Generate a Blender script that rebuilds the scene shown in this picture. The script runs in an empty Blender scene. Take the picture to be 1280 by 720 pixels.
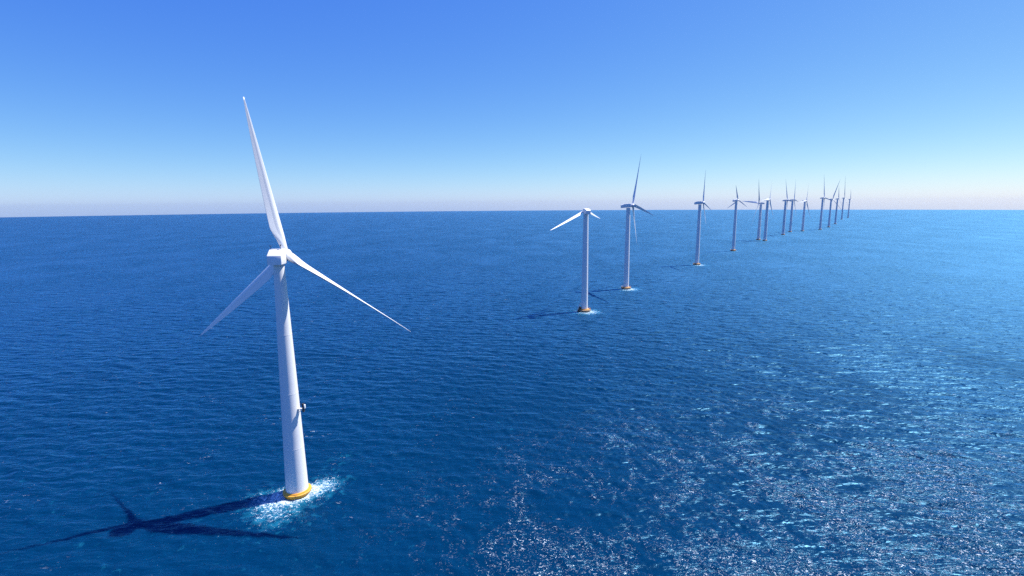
import bpy, bmesh, math, random
import numpy as np
from mathutils import Vector, Matrix

S = bpy.context.scene
COL = S.collection
R = math.radians

# ------------------------------------------------------------------ camera
CAM_H = 100.0
F_PX = 640.0                                   # focal length for a 1280 px wide frame
PITCH = math.atan(106.0 / F_PX)
ROLL = R(-0.42)
cd = bpy.data.cameras.new('camera')
cam = bpy.data.objects.new('camera', cd)
COL.objects.link(cam)
cd.sensor_width = 36.0
cd.lens = F_PX / 1280.0 * 36.0
cd.clip_start = 1.0
cd.clip_end = 60000.0
fw = Vector((0, math.cos(PITCH), -math.sin(PITCH)))
u0 = Vector((0, math.sin(PITCH), math.cos(PITCH)))
r0 = Vector((1, 0, 0))
rt = math.cos(ROLL) * r0 + math.sin(ROLL) * u0
up = -math.sin(ROLL) * r0 + math.cos(ROLL) * u0
m = Matrix((rt, up, -fw)).transposed().to_4x4()
m.translation = Vector((0, 0, CAM_H))
cam.matrix_world = m
S.camera = cam

# ------------------------------------------------------------------ sky, sun, exposure
SUN_EL, SUN_AZ = 59.0, 67.0                    # azimuth clockwise from the view direction
w = bpy.data.worlds.new('World'); S.world = w; w.use_nodes = True
nt = w.node_tree; nt.nodes.clear()
out = nt.nodes.new('ShaderNodeOutputWorld')
BG = 0.1
bg = nt.nodes.new('ShaderNodeBackground'); bg.inputs['Strength'].default_value = BG
sky = nt.nodes.new('ShaderNodeTexSky'); sky.sky_type = 'NISHITA'; sky.sun_disc = False
sky.sun_elevation = R(SUN_EL); sky.sun_rotation = R(SUN_AZ)
sky.altitude = 3000.0; sky.air_density = 1.0; sky.dust_density = 4.5; sky.ozone_density = 3.0
# colour response of the camera for the sky: one power curve per channel
sp = nt.nodes.new('ShaderNodeSeparateColor'); cb = nt.nodes.new('ShaderNodeCombineColor')
nt.links.new(sky.outputs[0], sp.inputs[0])
for ch, (g, a) in enumerate(((1.35, 1.46), (1.0, 1.29), (0.25, 1.09))):
    pw = nt.nodes.new('ShaderNodeMath'); pw.operation = 'POWER'; pw.inputs[1].default_value = g
    ml = nt.nodes.new('ShaderNodeMath'); ml.operation = 'MULTIPLY'; ml.inputs[1].default_value = a * 0.615 * BG ** (g - 1)
    nt.links.new(sp.outputs[ch], pw.inputs[0]); nt.links.new(pw.outputs[0], ml.inputs[0]); nt.links.new(ml.outputs[0], cb.inputs[ch])
nt.links.new(cb.outputs[0], bg.inputs['Color'])
nt.links.new(bg.outputs[0], out.inputs['Surface'])

sd = bpy.data.lights.new('sun', 'SUN'); sd.energy = 5.0; sd.angle = R(0.5)
sd.color = (1.0, 0.965, 0.91)
sun = bpy.data.objects.new('sun', sd); COL.objects.link(sun)
sdir = Vector((math.cos(R(SUN_EL)) * math.sin(R(SUN_AZ)), math.cos(R(SUN_EL)) * math.cos(R(SUN_AZ)), math.sin(R(SUN_EL))))
sun.rotation_euler = sdir.to_track_quat('Z', 'Y').to_euler()
sun.location = sdir * 400
S.view_settings.view_transform = 'Standard'; S.view_settings.look = 'None'
S.view_settings.gamma = 1.0; S.view_settings.exposure = 0.7
S.view_settings.use_curve_mapping = False
S.cycles.max_bounces = 5; S.cycles.diffuse_bounces = 2; S.cycles.glossy_bounces = 3
S.cycles.volume_bounces = 0
S.cycles.sample_clamp_indirect = 4.0
S.cycles.use_denoising = False
S.cycles.caustics_reflective = False; S.cycles.caustics_refractive = False

EARTH = 1.0e6                                  # radius of the sea's curve (gives the horizon its dip)
rng = np.random.default_rng(11)
random.seed(5)


# ------------------------------------------------------------------ material helpers
def mat(name):
    mt = bpy.data.materials.new(name); mt.use_nodes = True
    n = mt.node_tree
    return mt, n, n.nodes['Principled BSDF'], n.links

def node(n, typ, **kw):
    o = n.nodes.new(typ)
    for k, v in kw.items():
        if k == 'op': o.operation = v
        elif k.startswith('i_'): o.inputs[int(k[2:])].default_value = v
        else: o.inputs[k].default_value = v
    return o

def math_(n, op, a, b=None, clamp=False):
    o = n.nodes.new('ShaderNodeMath'); o.operation = op; o.use_clamp = clamp
    for i, v in enumerate((a, b)):
        if v is None: continue
        if isinstance(v, (int, float)): o.inputs[i].default_value = v
        else: n.links.new(v, o.inputs[i])
    return o.outputs[0]

def noise(n, vec, scale, detail=3.0, rough=0.55, dist=0.0):
    o = n.nodes.new('ShaderNodeTexNoise')
    o.inputs['Scale'].default_value = scale; o.inputs['Detail'].default_value = detail
    o.inputs['Roughness'].default_value = rough; o.inputs['Distortion'].default_value = dist
    n.links.new(vec, o.inputs['Vector'])
    return o.outputs['Fac']

def mapping(n, vec, scale=(1, 1, 1), rot=(0, 0, 0)):
    o = n.nodes.new('ShaderNodeMapping')
    o.inputs['Scale'].default_value = scale; o.inputs['Rotation'].default_value = rot
    n.links.new(vec, o.inputs['Vector'])
    return o.outputs[0]

def ramp(n, fac, lo, hi):
    o = n.nodes.new('ShaderNodeMapRange'); o.clamp = True
    o.inputs['From Min'].default_value = lo; o.inputs['From Max'].default_value = hi
    n.links.new(fac, o.inputs['Value'])
    return o.outputs[0]

def mixc(n, fac, a, b):
    o = n.nodes.new('ShaderNodeMix'); o.data_type = 'RGBA'
    if isinstance(fac, (int, float)): o.inputs[0].default_value = fac
    else: n.links.new(fac, o.inputs[0])
    for i, v in ((6, a), (7, b)):
        if isinstance(v, tuple): o.inputs[i].default_value = (*v, 1)
        else: n.links.new(v, o.inputs[i])
    return o.outputs[2]

def paint(name, col, rough=0.4, dirt=(0.55, 0.5, 0.42), amount=0.25, streak=(0.5, 0.5, 0.05)):
    """Weathered paint: rain streaks and faint mottling."""
    mt, n, b, l = mat(name)
    tc = n.nodes.new('ShaderNodeTexCoord').outputs['Object']
    st = noise(n, mapping(n, tc, streak), 1.6, 4, 0.6)
    mo = noise(n, tc, 0.35, 5, 0.6)
    f = math_(n, 'MULTIPLY', ramp(n, st, 0.52, 0.8), amount)
    f = math_(n, 'ADD', f, math_(n, 'MULTIPLY', ramp(n, mo, 0.5, 0.85), amount * 0.4), True)
    l.new(mixc(n, f, col, dirt), b.inputs['Base Color'])
    b.inputs['Roughness'].default_value = rough
    return mt

M_TOWER = paint('tower_paint', (0.80, 0.80, 0.80), 0.38, (0.60, 0.57, 0.50), 0.22, (0.9, 0.9, 0.04))
M_BLADE = paint('blade_gelcoat', (0.80, 0.80, 0.80), 0.32, (0.62, 0.62, 0.60), 0.2, (0.6, 0.6, 0.08))
M_NAC = paint('nacelle_shell', (0.78, 0.78, 0.78), 0.4, (0.5, 0.5, 0.48), 0.2, (0.7, 0.7, 0.2))
M_YEL = paint('yellow_collar_paint', (0.75, 0.36, 0.035), 0.5, (0.12, 0.06, 0.025), 0.9, (0.8, 0.8, 0.35))
M_DECK = paint('weathered_deck_steel', (0.30, 0.20, 0.12), 0.7, (0.07, 0.06, 0.05), 0.9, (0.8, 0.8, 0.5))
M_DARK = paint('dark_steel', (0.035, 0.037, 0.04), 0.55, (0.10, 0.07, 0.05), 0.6, (2, 2, 2))
M_LAMP = paint('pale_housing', (0.75, 0.76, 0.72), 0.45, (0.4, 0.4, 0.36), 0.3, (2, 2, 2))


# ------------------------------------------------------------------ mesh helpers
def link(name, bm, material, parent=None, smooth=True):
    me = bpy.data.meshes.new(name)
    bmesh.ops.recalc_face_normals(bm, faces=bm.faces)
    if smooth:
        for f in bm.faces: f.smooth = True
        for e in bm.edges:
            if len(e.link_faces) == 2 and e.calc_face_angle(0) > R(35): e.smooth = False
    bm.to_mesh(me); bm.free()
    me.materials.append(material)
    return put(name, me, parent)

def put(name, me, parent=None):
    o = bpy.data.objects.new(name, me); COL.objects.link(o)
    if parent: o.parent = parent
    return o

def lathe(bm, prof, seg=48, cap=True, mx=None):
    rings = []
    for r, z in prof:
        rings.append([bm.verts.new((r * math.cos(2 * math.pi * k / seg), r * math.sin(2 * math.pi * k / seg), z)) for k in range(seg)])
    for a, b in zip(rings, rings[1:]):
        for k in range(seg):
            bm.faces.new((a[k], a[(k + 1) % seg], b[(k + 1) % seg], b[k]))
    if cap:
        bm.faces.new(rings[0][::-1]); bm.faces.new(rings[-1])
    if mx is not None:
        bmesh.ops.transform(bm, matrix=mx, verts=[v for r in rings for v in r])
    return rings

def box(bm, c, s, bev=0.0, mx=None):
    r = bmesh.ops.create_cube(bm, size=1.0)
    vs = r['verts']
    for v in vs: v.co = Vector((v.co.x * s[0] + c[0], v.co.y * s[1] + c[1], v.co.z * s[2] + c[2]))
    if bev:
        es = list({e for v in vs for e in v.link_edges})
        rr = bmesh.ops.bevel(bm, geom=es, offset=bev, segments=2, affect='EDGES', profile=0.5)
        vs = list({v for f in rr['faces'] for v in f.verts} | {v for v in vs if v.is_valid})
    if mx is not None: bmesh.ops.transform(bm, matrix=mx, verts=vs)

def tube(bm, a, b, r, seg=8):
    a, b = Vector(a), Vector(b)
    q = (b - a).to_track_quat('Z', 'Y').to_matrix().to_4x4(); q.translation = a
    lathe(bm, [(r, 0), (r, (b - a).length)], seg, True, q)


# ------------------------------------------------------------------ turbine parts (shared mesh data)
def blade_mesh():
    """50 m blade along +Z, chord along X, thickness along Y: round root, wide shoulder, needle tip."""
    bm = bmesh.new(); seg = 28; st = []
    N = 44
    for i in range(N + 1):
        t = i / N
        z = 0.8 + t * 49.2
        sh = min(1, max(0, (t - 0.02) / 0.16)); sh = sh * sh * (3 - 2 * sh)
        root = 2.1
        if t < 0.18: ch = root + (4.1 - root) * sh
        else: ch = 4.1 * max(0.0, 1 - (t - 0.18) / 0.82) ** 0.86 * 0.93 + 0.28
        th_air = ch * (0.34 - 0.18 * min(1, t * 1.6))
        th = root * (1 - sh) + th_air * sh
        tw = R(16) * (1 - t) ** 2 - R(1)
        pre = -0.3 * t * t                     # slight pre-bend
        ring = []
        for k in range(seg):
            a = 2 * math.pi * k / seg
            cx = 0.5 * ch * math.cos(a)
            # airfoil: full nose, thin tail
            taper = 1 - sh * (0.5 - 0.5 * math.cos(a)) * 0.82 if math.cos(a) < 0 else 1.0
            cy = 0.5 * th * math.sin(a) * taper
            cx -= sh * 0.2 * ch
            x = cx * math.cos(tw) - cy * math.sin(tw); y = cx * math.sin(tw) + cy * math.cos(tw)
            ring.append(bm.verts.new((x, y + pre, z)))
        st.append(ring)
    for a, b in zip(st, st[1:]):
        for k in range(seg): bm.faces.new((a[k], a[(k + 1) % seg], b[(k + 1) % seg], b[k]))
    bm.faces.new(st[0][::-1]); bm.faces.new(st[-1])
    bmesh.ops.recalc_face_normals(bm, faces=bm.faces)
    for f in bm.faces: f.smooth = True
    me = bpy.data.meshes.new('blade'); bm.to_mesh(me); bm.free(); me.materials.append(M_BLADE)
    return me

def as_mesh(name, bm, material):
    o = link(name, bm, material); me = o.data
    bpy.data.objects.remove(o)
    return me

def tower_mesh(rb, rt_):
    """Unit height tower (scaled in Z), with faint flange seams between the cans."""
    bm = bmesh.new(); prof = []
    seams = (0.22, 0.46, 0.71)
    def rad(t): return rb + (rt_ - rb) * t ** 1.05
    ts = sorted([i / 20 for i in range(21)])
    for t in ts: prof.append((rad(t), t))
    for s in seams:
        prof += [(rad(s - .0015), s - .0015), (rad(s) + .018, s - .0013), (rad(s) + .018, s + .0013), (rad(s + .0015), s + .0015)]
    prof.sort(key=lambda q: q[1])
    lathe(bm, prof, 64)
    return as_mesh('tower', bm, M_TOWER)

def nacelle_mesh(width, height, front, rear, wedge=False):
    """Housing along +Y (towards the hub); the tail's roof slopes down, edges rounded."""
    bm = bmesh.new(); st = []
    sec = [(-rear, .74, .60, -.02), (-rear + .25, .86, .74, 0), (-rear * .62, .99, .96, 0), (-rear * .3, 1, 1, 0), (front * .45, 1, 1, 0), (front * .8, .92, .92, 0), (front, .70, .74, 0)]
    if wedge: sec[:4] = [(-rear, .95, .60, 0), (-rear + .12, .99, .64, 0), (-rear + 2.6, 1, .98, 0), (-rear + 3.0, 1, 1, 0)]
    for y, sx, sz, dz in sec:
        ring = []; hw = width / 2 * sx
        top = height * (sz - .45); bot = -height * .45 * (0.86 + .14 * sz)
        rc = min(hw, (top - bot) / 2) * 0.13
        for cx, cz, a0 in ((hw - rc, top - rc, 0), (-hw + rc, top - rc, 90), (-hw + rc, bot + rc, 180), (hw - rc, bot + rc, 270)):
            for q in range(5):
                a = R(a0 + q * 22.5)
                ring.append(bm.verts.new((cx + rc * math.cos(a), y, cz + rc * math.sin(a) + dz)))
        st.append(ring)
    n = len(st[0])
    for a, b in zip(st, st[1:]):
        for k in range(n): bm.faces.new((a[k], a[(k + 1) % n], b[(k + 1) % n], b[k]))
    bm.faces.new(st[0]); bm.faces.new(st[-1][::-1])
    return as_mesh('nacelle', bm, M_NAC)

def hub_mesh():
    """Rounded spinner, axis +Y, with three blade sockets' worth of bulk."""
    bm = bmesh.new()
    prof = [(1.25, -1.9), (1.75, -1.5), (1.95, -.6), (1.9, .4), (1.6, 1.3), (1.05, 2.0), (.4, 2.4), (.05, 2.48)]
    lathe(bm, prof, 40, True, Matrix.Rotation(R(-90), 4, 'X'))
    return as_mesh('hub', bm, M_NAC)

def collar_mesh(r0_, r1_, ht):
    bm = bmesh.new()
    lathe(bm, [(r0_, -4), (r0_, ht * .45), (r1_, ht * .5), (r1_, ht * .72), (r1_ - .15, ht * .78), (r0_ + .05, ht * .8), (r0_ - .1, ht)], 64)
    return as_mesh('base_collar', bm, M_YEL)

def platform_mesh(r):
    """Low service deck of weathered steel: disc with a skirt and a rail of posts."""
    bm = bmesh.new()
    lathe(bm, [(r * .8, -4), (r * .86, .6), (r, 1.0), (r, 1.7), (r - .2, 1.9), (2.6, 1.95)], 40)
    return as_mesh('work_platform', bm, M_DECK)

def rail_mesh(r):
    bm = bmesh.new(); n = 18
    for k in range(n):
        a, b = 2 * math.pi * k / n, 2 * math.pi * (k + 1) / n
        p = lambda q, z: (r * math.cos(q), r * math.sin(q), z)
        tube(bm, p(a, 1.9), p(a, 3.0), .05, 6)
        tube(bm, p(a, 3.0), p(b, 3.0), .045, 6)
        tube(bm, p(a, 2.45), p(b, 2.45), .035, 6)
    return as_mesh('guard_rail', bm, M_YEL)

BLADE = blade_mesh(); HUB = hub_mesh()
TOWER_BIG = tower_mesh(3.75, 1.7); TOWER = tower_mesh(3.1, 2.3)
NAC_SHORT = nacelle_mesh(4.5, 4.9, 1.8, 4.0, True); NAC = nacelle_mesh(4.6, 4.4, 3.2, 8.6)
COLLAR = collar_mesh(4.25, 4.75, 1.8); COLLAR_SMALL = collar_mesh(3.9, 4.2, 2.6)
DECK = platform_mesh(5.9); RAIL = rail_mesh(5.7)

def sea_z(x, y): return -(x * x + y * y) / (2 * EARTH)

def blade_at(parent, pos, d, axis, length, pitch, wide=1.0):
    """One blade from the hub along d, its flat side facing along the rotor axis."""
    d = d.normalized(); y = (axis - axis.dot(d) * d).normalized(); x = y.cross(d)
    c, s_ = math.cos(pitch), math.sin(pitch)
    x, y = x * c + y * s_, y * c - x * s_
    mx = Matrix((x, y, d)).transposed().to_4x4(); mx.translation = pos
    o = put('blade', BLADE, parent)
    s = length / 50.0
    ws = max(0.75, min(1.25, s)) * wide
    o.matrix_local = mx @ Matrix.Diagonal((ws, ws, s, 1))
    return o

#     x, y, tower height, yaw, phase, cone, blade length, label
ROW = 'turbines of the row running to the horizon'
TURB = [
 (-76.0, 166.1, 81.6, 16.0, 354.3, -3.2, 49.5, 'big white turbine nearest the camera with a yellow collar in foaming water'),
 (67.5, 468.7, 90.5, 352.0, None, 0, 46.0, 'white turbine with no upright blade and one long blade drooping left'),
 (133.9, 593.1, 94.5, 93.0, 340.1, 8.8, 64.0, 'white turbine with tall raised blade just right of the one with drooping blades'),
 (298.9, 822.2, 96.9, 104.7, 344.7, 7.5, 53.6, 'white turbine standing alone between two gaps, white nacelle pointing left, dark base deck'),
 (459.1, 1059.2, 101.0, 66.5, 357.1, -8.0, 31.0, 'white turbine with short stubby upright blade left of the crossing pair'),
 (658.0, 1367.2, 94.4, 277.2, 327.3, 18.0, 73.9, 'left turbine of the close pair, long pale blade reaching left'),
 (657.5, 1331.3, 103.5, 133.3, 332.7, -1.1, 58.2, 'right turbine of the close pair, raised blade leaning right'),
 (832.1, 1574.2, 102.0, 108.8, 334.1, 1.0, 71.9, 'turbine with dark nacelle just right of the close pair, blade straight up'),
 (932.8, 1721.5, 103.7, 116.0, 335.0, 5.4, 78.1, 'turbine right behind the dark nacelle one, its tower touching its neighbour'),
 (998.4, 1764.9, 100.9, 135.5, 335.0, -0.1, 77.2, 'slim turbine standing alone in the middle of the far group'),
 (1116.5, 1861.8, 110.7, 109.8, 337.5, 4.4, 92.0, 'tall turbine with thick pale tower right of the slim lone one'),
 (1256.0, 2038.7, 107.3, 102.5, 15.6, 14.6, 80.0, 'far turbine whose raised blade leans right across the next turbine'),
 (1469.9, 2339.8, 110.4, 105.9, 3.6, 0.1, 59.1, 'far faint turbine in the gap before the highest reaching blade'),
 (1905.4, 2978.0, 119.9, 109.2, 2.7, 1.2, 125.0, 'far turbine with the highest reaching blade tip of the last ones'),
 (2184.3, 3350.8, 115.7, 109.5, 3.7, 0.5, 67.5, 'last and smallest turbine at the right end of the row'),
]
for i, (x, y, h, yaw, ph, cone, L, label) in enumerate(TURB):
    root = bpy.data.objects.new('wind_turbine', None); COL.objects.link(root)
    root.empty_display_size = 5
    root.location = (x, y, sea_z(x, y))
    root['label'] = label; root['category'] = 'wind turbine'; root['group'] = ROW
    near = i == 0
    yw = R(yaw)
    tw = put('tower', TOWER_BIG if near else TOWER, root)
    tw.location.z = -0.5 if near else 1.0
    wd = 1.25 if i > 4 else 1.0
    tw.scale = (wd, wd, h - (0 if near else 1.5))
    put('base_collar', COLLAR if near else COLLAR_SMALL, root)
    if not near:
        put('work_platform', DECK, root); put('guard_rail', RAIL, root)
    tilt = R(5)
    axis = Vector((math.sin(yw) * math.cos(tilt), math.cos(yw) * math.cos(tilt), math.sin(tilt)))
    e1 = Vector((math.cos(yw), -math.sin(yw), 0)); e2 = e1.cross(axis)
    rot = Matrix((e1, axis, e2)).transposed().to_4x4()
    nac = put('nacelle', NAC_SHORT if near else NAC, root)
    mx = rot.copy(); mx.translation = Vector((0, 0, h + (1.6 if near else 2.0))); nac.matrix_local = mx
    if near:
        ny = R(-6)
        mx = Matrix.Rotation(-ny, 4, 'Z'); mx.translation = Vector((0, 0, h + 1.6)); nac.matrix_local = mx
        bm = bmesh.new()
        for sx_ in (-1.7, 1.4):
            tube(bm, (sx_, -1.2, 2.6), (sx_, -1.2, 3.9), .06, 6)
        tube(bm, (-1.8, -1.2, 2.7), (1.5, -1.2, 2.7), .05, 6); tube(bm, (-2.0, -1.2, 3.8), (-1.4, -1.2, 3.8), .12, 6)
        box(bm, (1.4, -1.2, 4.0), (.35, .35, .4), .05)
        link('wind_sensor', bm, M_DARK, nac)
    over = 3.5 if near else 5.0
    if i == 1: over = 4.6
    hp = Vector((0, 0, h + 2.0)) + axis * over
    hb = put('hub', HUB, root)
    mx = rot.copy(); mx.translation = hp; hb.matrix_local = mx @ Matrix.Scale(0.95, 4)
    if ph is None:
        for d, pt in (((-.73, -.58, -.36), 50), ((.46, .86, -.19), -35), ((.02, .25, -.97), 50)):
            blade_at(root, hp, Vector(d), axis, L, R(pt), 0.85)
    else:
        for k in range(3):
            t = R(ph) + k * 2 * math.pi / 3; c = R(cone)
            d = math.cos(c) * (math.cos(t) * e2 + math.sin(t) * e1) + math.sin(c) * axis
            if near and k: d.z -= 0.045
            if i == 2 and k == 0: d.x += 0.12
            blade_at(root, hp, d, axis, L * ((1.0, 1.03, 1.0)[k] if near else 1), R((62, 59, 24)[k]) if near else R(14), (1.05, 1.4, 1.3)[k] if near else 1.0)
    if near:
        # instrument bracket on the tower's right flank, 31 m up
        zb = 31.5; q = 2.98
        a = R(-12); n_ = Vector((math.cos(a), math.sin(a), 0)); t_ = Vector((-n_.y, n_.x, 0))
        bm = bmesh.new()
        P = lambda r_, s_, z_: n_ * r_ + t_ * s_ + Vector((0, 0, z_))
        for s_ in (-.45, .45):
            tube(bm, P(q, s_, zb - 1.3), P(q + 1.5, s_, zb - .1), .1)
        mq = Matrix((n_, t_, Vector((0, 0, 1)))).transposed().to_4x4()
        box(bm, (q + .85, 0, zb), (1.9, 1.1, .22), .04, mq)
        arm = link('instrument_bracket', bm, M_LAMP, root, False)
        bm = bmesh.new()
        box(bm, (q + 1.95, 0, zb + .5), (.55, .8, 3.0), .06, mq)
        box(bm, (q + 1.35, 0, zb + 1.7), (.8, .12, .12), .02, mq)
        link('mast_plate', bm, M_DARK, arm, False)
        bm = bmesh.new()
        box(bm, (q + 2.45, 0, zb + .95), (.4, .7, 1.4), .1, mq)
        link('lamp_housing', bm, M_LAMP, arm)
    if i == 1:
        # boat landing: sloping fender with a dark wedge at the left of the base
        bm = bmesh.new()
        for s_ in (-1.1, 1.1):
            tube(bm, (-8.2, s_ - 1, -2), (-3.6, s_ - .6, 8.5), .32)
        bl = link('boat_landing', bm, M_LAMP, root)
        bm = bmesh.new()
        v = [bm.verts.new(p) for p in ((-7.4, -1.6, -1), (-3.0, -1.4, -1), (-3.0, -1.2, 3.4), (-4.6, -1.3, 5.2), (-7.4, 0.2, -1), (-3.0, .4, -1), (-3.0, .2, 3.4), (-4.6, .1, 5.2))]
        for f in ((0, 1, 2, 3), (7, 6, 5, 4), (0, 4, 5, 1), (1, 5, 6, 2), (2, 6, 7, 3), (3, 7, 4, 0)): bm.faces.new([v[q] for q in f])
        link('dark_wedge', bm, M_DARK, bl, False)


# ------------------------------------------------------------------ sea
def wave_set():
    """Directional wind sea: many sines, crests roughly across the view, plus a low swell."""
    ws = []
    for k in range(80):
        lam = 1.1 * (22 / 1.1) ** ((k + rng.random()) / 80)
        spread = 0.7 if lam < 5 else 0.4
        th = R(-105) + rng.normal(0, spread)          # direction of travel
        slope = 0.030 if lam < 7 else 0.030 * (7 / lam) ** 1.1
        ws.append((lam, th, slope * lam / (2 * math.pi), rng.random() * 2 * math.pi))
    return ws
WAVES = wave_set()

def sea_height(X, Y, spacing):
    Z = np.zeros_like(X); LOST = np.zeros_like(X)
    for lam, th, a, p in WAVES:
        k = 2 * math.pi / lam
        fade = np.clip((lam / spacing - 2.2) / 2.2, 0, 1)
        LOST += (a * k) ** 2 / 2 * (1 - fade ** 2)
        arg = k * (X * math.cos(th) + Y * math.sin(th)) + p
        c = np.cos(arg)
        Z += a * fade * (c + 0.22 * np.cos(2 * arg))
    return Z, np.sqrt(LOST)

q = 0.0026
rad = list(np.linspace(2, 112, 140)); r = 112.0
while r < 16500:
    r *= 1 + q if r < 1500 else 1 + q * (1 + (r - 1500) / 1500)
    rad.append(r)
rad = np.array(rad)
half = R(58)
ang = np.concatenate([np.arange(-half, half, q), np.linspace(half, 2 * math.pi - half, 60)[:-1]])   # clockwise from +Y
nr, na = len(rad), len(ang)
A, B = np.meshgrid(ang, rad)
X = (B * np.sin(A)); Y = (B * np.cos(A))
sp_a = np.where(np.abs(A) <= half, q, 0.07) * B
sp_r = np.gradient(rad)[:, None] * np.ones_like(A)
SP = np.maximum(sp_a, sp_r)
Z, LOST = sea_height(X, Y, SP); Z = Z + sea_z(X, Y)
verts = np.stack([X, Y, Z], -1).reshape(-1, 3).astype(np.float32)
I = np.arange(nr * na).reshape(nr, na)
a_ = I[:-1, :]; b_ = np.roll(I, -1, 1)[:-1, :]; c_ = np.roll(I, -1, 1)[1:, :]; d_ = I[1:, :]
quads = np.stack([a_, b_, c_, d_], -1).reshape(-1, 4).astype(np.int32)
# small polygon closing the middle
verts = np.concatenate([verts, np.array([[0, 0, 0]], np.float32)])
nv = len(verts); mid = nv - 1
tris = np.stack([np.full(na, mid), np.roll(I[0], -1), I[0]], -1).astype(np.int32)
loops = np.concatenate([quads.ravel(), tris.ravel()])
starts = np.concatenate([np.arange(len(quads)) * 4, len(quads) * 4 + np.arange(len(tris)) * 3]).astype(np.int32)
me = bpy.data.meshes.new('sea')
me.vertices.add(nv); me.vertices.foreach_set('co', verts.ravel())
me.loops.add(len(loops)); me.loops.foreach_set('vertex_index', loops)
me.polygons.add(len(starts)); me.polygons.foreach_set('loop_start', starts)
me.polygons.foreach_set('use_smooth', np.ones(len(starts), bool))
me.update(calc_edges=True)
# foam density round the turbines' feet, stored on the water
FO = np.zeros(nv, np.float32)
vx, vy = verts[:, 0], verts[:, 1]
for i, t in enumerate(TURB):
    dx, dy = vx - t[0], vy - t[1]
    if i == 0:
        f = np.exp(-((dx - 8) / 6.5) ** 2 - ((dy - 4) / 8) ** 2) * 1.0
        f += np.exp(-((dx + 8) / 8) ** 2 - ((dy + 4) / 7) ** 2) * .9
        f += np.exp(-((dx + 1) / 10) ** 2 - ((dy + 13) / 9) ** 2) * .62
        f += np.exp(-((dx - 6) / 4) ** 2 - ((dy - 24) / 7) ** 2) * .28
        f += np.exp(-((np.hypot(dx, dy) - 5) / 2.6) ** 2) * .55
        f = np.minimum(f, 1.25)
    else:
        f = np.exp(-((dx - 2) / 13) ** 2 - ((dy + 3) / 13) ** 2) * (1.2 if i < 4 else .7)
    FO = np.maximum(FO, f.astype(np.float32))
at = me.attributes.new('foam', 'FLOAT', 'POINT'); at.data.foreach_set('value', FO)
# rough water right of the nearest turbine: foam flecks and painted sun glitter
PT = np.exp(-((vx - 130) / 92) ** 2 - ((vy - 120) / 88) ** 2) + .22 * np.exp(-((vx - 15) / 45) ** 2 - ((vy - 140) / 45) ** 2)
at = me.attributes.new('patch', 'FLOAT', 'POINT'); at.data.foreach_set('value', PT.astype(np.float32))
at = me.attributes.new('chop', 'FLOAT', 'POINT'); at.data.foreach_set('value', np.append(LOST.ravel(), 0).astype(np.float32))
sea = bpy.data.objects.new('sea', me); COL.objects.link(sea); sea['kind'] = 'structure'

mt, n, b, l = mat('sea_water')
tc = n.nodes.new('ShaderNodeTexCoord').outputs['Object']
ca = n.nodes.new('ShaderNodeAttribute'); ca.attribute_name = 'chop'
chop_raw = ca.outputs['Fac']
crest = mapping(n, tc, (0.55, 1.25, 1.0), (0, 0, R(18)))
rip1 = noise(n, crest, 0.9, 4, 0.62, 0.4)
rip2 = noise(n, mapping(n, tc, (0.8, 1.3, 1), (0, 0, R(-25))), 2.6, 3, 0.6, 0.2)
rip0 = noise(n, mapping(n, tc, (0.45, 1.4, 1.0), (0, 0, R(10))), 0.16, 3, 0.6, 0.5)
hgt = math_(n, 'ADD', math_(n, 'MULTIPLY', rip1, 0.75), math_(n, 'MULTIPLY', rip2, 0.22))
hgt = math_(n, 'ADD', hgt, math_(n, 'MULTIPLY', math_(n, 'MULTIPLY', rip0, 16.0), ramp(n, chop_raw, .02, .12)))
# wind patches: calmer and rougher water
gust = noise(n, mapping(n, tc, (1, 0.6, 1), (0, 0, R(30))), 0.012, 4, 0.6, 0.6)
bump = node(n, 'ShaderNodeBump'); bump.inputs['Distance'].default_value = 1.0
l.new(hgt, bump.inputs['Height'])
pa = n.nodes.new('ShaderNodeAttribute'); pa.attribute_name = 'patch'
pf = pa.outputs['Fac']
pmap = mapping(n, tc, (1, .75, 1), (0, 0, R(-20)))
patch = math_(n, 'ADD', math_(n, 'MULTIPLY', noise(n, pmap, 0.035, 5, .62, .9), .55), math_(n, 'MULTIPLY', noise(n, pmap, 0.16, 4, .65, .8), .45))
thread = math_(n, 'SUBTRACT', 1.0, math_(n, 'MULTIPLY', math_(n, 'ABSOLUTE', math_(n, 'SUBTRACT', noise(n, pmap, 0.055, 4, .6, 1.2), .5)), 16.0), True)
broken_glitter = math_(n, 'MULTIPLY', ramp(n, math_(n, 'ADD', patch, math_(n, 'MULTIPLY', pf, .17)), .56, .70), ramp(n, pf, .02, .75))
broken_glitter = math_(n, 'MAXIMUM', broken_glitter, math_(n, 'MULTIPLY', math_(n, 'MULTIPLY', thread, ramp(n, patch, .44, .56)), ramp(n, pf, .04, .30)))
st = math_(n, 'ADD', math_(n, 'MULTIPLY', ramp(n, gust, .3, .7), .20), .16)
l.new(math_(n, 'ADD', st, math_(n, 'MULTIPLY', broken_glitter, .36)), bump.inputs['Strength'])
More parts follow.
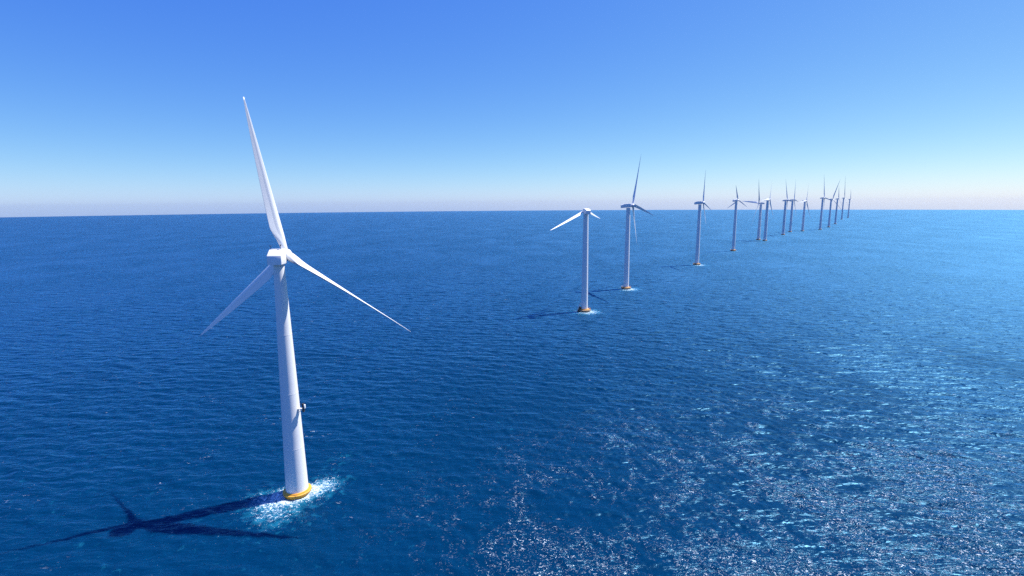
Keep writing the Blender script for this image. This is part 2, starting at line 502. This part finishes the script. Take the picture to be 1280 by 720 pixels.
# foam, and sun glints painted into the colour
fa = n.nodes.new('ShaderNodeAttribute'); fa.attribute_name = 'foam'
fd = fa.outputs['Fac']
fn = noise(n, tc, 0.75, 6, 0.68, 1.2)
lace = noise(n, tc, 1.9, 5, 0.7, 1.5)
fcomb = math_(n, 'ADD', math_(n, 'MULTIPLY', fn, .55), math_(n, 'MULTIPLY', lace, .45))
fm = ramp(n, math_(n, 'ADD', fcomb, math_(n, 'MULTIPLY', fd, .165)), .64, .73)
aer = ramp(n, math_(n, 'ADD', noise(n, tc, .35, 4, .6, .5), math_(n, 'MULTIPLY', fd, .5)), .62, .95)
cap = math_(n, 'MULTIPLY', broken_glitter, ramp(n, noise(n, mapping(n, tc, (1, 1.3, 1)), 0.85, 4, .68, 1.6), .585, .635))  # foam caps, also sun glitter painted as white flecks
crestlet = ramp(n, noise(n, mapping(n, tc, (0.5, 1.6, 1), (0, 0, R(12))), 0.55, 4, .68, .9), .64, .69)
sparse = ramp(n, noise(n, mapping(n, tc, (1, .8, 1)), 0.05, 3, .6, .5), .56, .68)
cap = math_(n, 'MAXIMUM', cap, math_(n, 'MULTIPLY', math_(n, 'MULTIPLY', crestlet, sparse), .55))
white = math_(n, 'MAXIMUM', fm, math_(n, 'MULTIPLY', cap, 1.0))
deep = mixc(n, gust, (0.0001, 0.0172, 0.050), (0.0001, 0.028, 0.084))
wat = mixc(n, math_(n, 'MULTIPLY', aer, .75), deep, (0.01, 0.15, 0.25))
l.new(mixc(n, white, wat, (0.62, 0.70, 0.75)), b.inputs['Base Color'])
rg = n.nodes.new('ShaderNodeMix'); rg.data_type = 'FLOAT'
l.new(white, rg.inputs[0]); rg.inputs[3].default_value = 0.75
# slopes too small for the mesh roughen the surface instead (roughness = alpha ** 0.5, alpha = rms slope * sqrt 2)
chop = math_(n, 'POWER', math_(n, 'MULTIPLY', ca.outputs['Fac'], 0.9), 0.5)
l.new(math_(n, 'MAXIMUM', chop, 0.10), rg.inputs[2])
l.new(rg.outputs[0], b.inputs['Roughness'])
b.inputs['IOR'].default_value = 1.333
l.new(bump.outputs[0], b.inputs['Normal'])
# clear water: blue body colour below, a mirror on top weighted by Fresnel; foam and painted glints stay rough paint-like white
b.inputs['Specular IOR Level'].default_value = 0.0
b.subsurface_method = 'BURLEY'                 # light spreads under the surface: soft-edged shadows on the sea
b.inputs['Subsurface Weight'].default_value = 1.0
b.inputs['Subsurface Radius'].default_value = (1.0, 1.0, 1.0)
l.new(math_(n, 'MULTIPLY', math_(n, 'SUBTRACT', 1.0, white), 2.2), b.inputs['Subsurface Scale'])
gl = n.nodes.new('ShaderNodeBsdfGlossy'); gl.inputs['Color'].default_value = (0.24, 0.63, 0.96, 1)
l.new(rg.outputs[0], gl.inputs['Roughness']); l.new(bump.outputs[0], gl.inputs['Normal'])
fr = n.nodes.new('ShaderNodeFresnel'); fr.inputs['IOR'].default_value = 1.333
l.new(bump.outputs[0], fr.inputs['Normal'])
ff = math_(n, 'MULTIPLY', math_(n, 'MULTIPLY', fr.outputs[0], 0.74), math_(n, 'SUBTRACT', 1.0, white))
ms = n.nodes.new('ShaderNodeMixShader'); l.new(ff, ms.inputs[0])
l.new(b.outputs[0], ms.inputs[1]); l.new(gl.outputs[0], ms.inputs[2])
l.new(ms.outputs[0], n.nodes['Material Output'].inputs['Surface'])
me.materials.append(mt)

# ------------------------------------------------------------------ haze
bm = bmesh.new()
box(bm, (0, 0, 0), (34000, 34000, 1))
for v in bm.verts: v.co.z = 160.0 if v.co.z > 0 else -300.0
haze = link('haze', bm, bpy.data.materials.new('sea_haze'), None, False)
haze['kind'] = 'stuff'
hm = haze.data.materials[0]; hm.use_nodes = True; hn = hm.node_tree; hn.nodes.clear()
ho = hn.nodes.new('ShaderNodeOutputMaterial'); pv = hn.nodes.new('ShaderNodeVolumePrincipled')
pv.inputs['Color'].default_value = (0.85, 0.93, 1.0, 1)
pv.inputs['Density'].default_value = 0.9e-5
pv.inputs['Anisotropy'].default_value = 0.74
hn.links.new(pv.outputs[0], ho.inputs['Volume'])
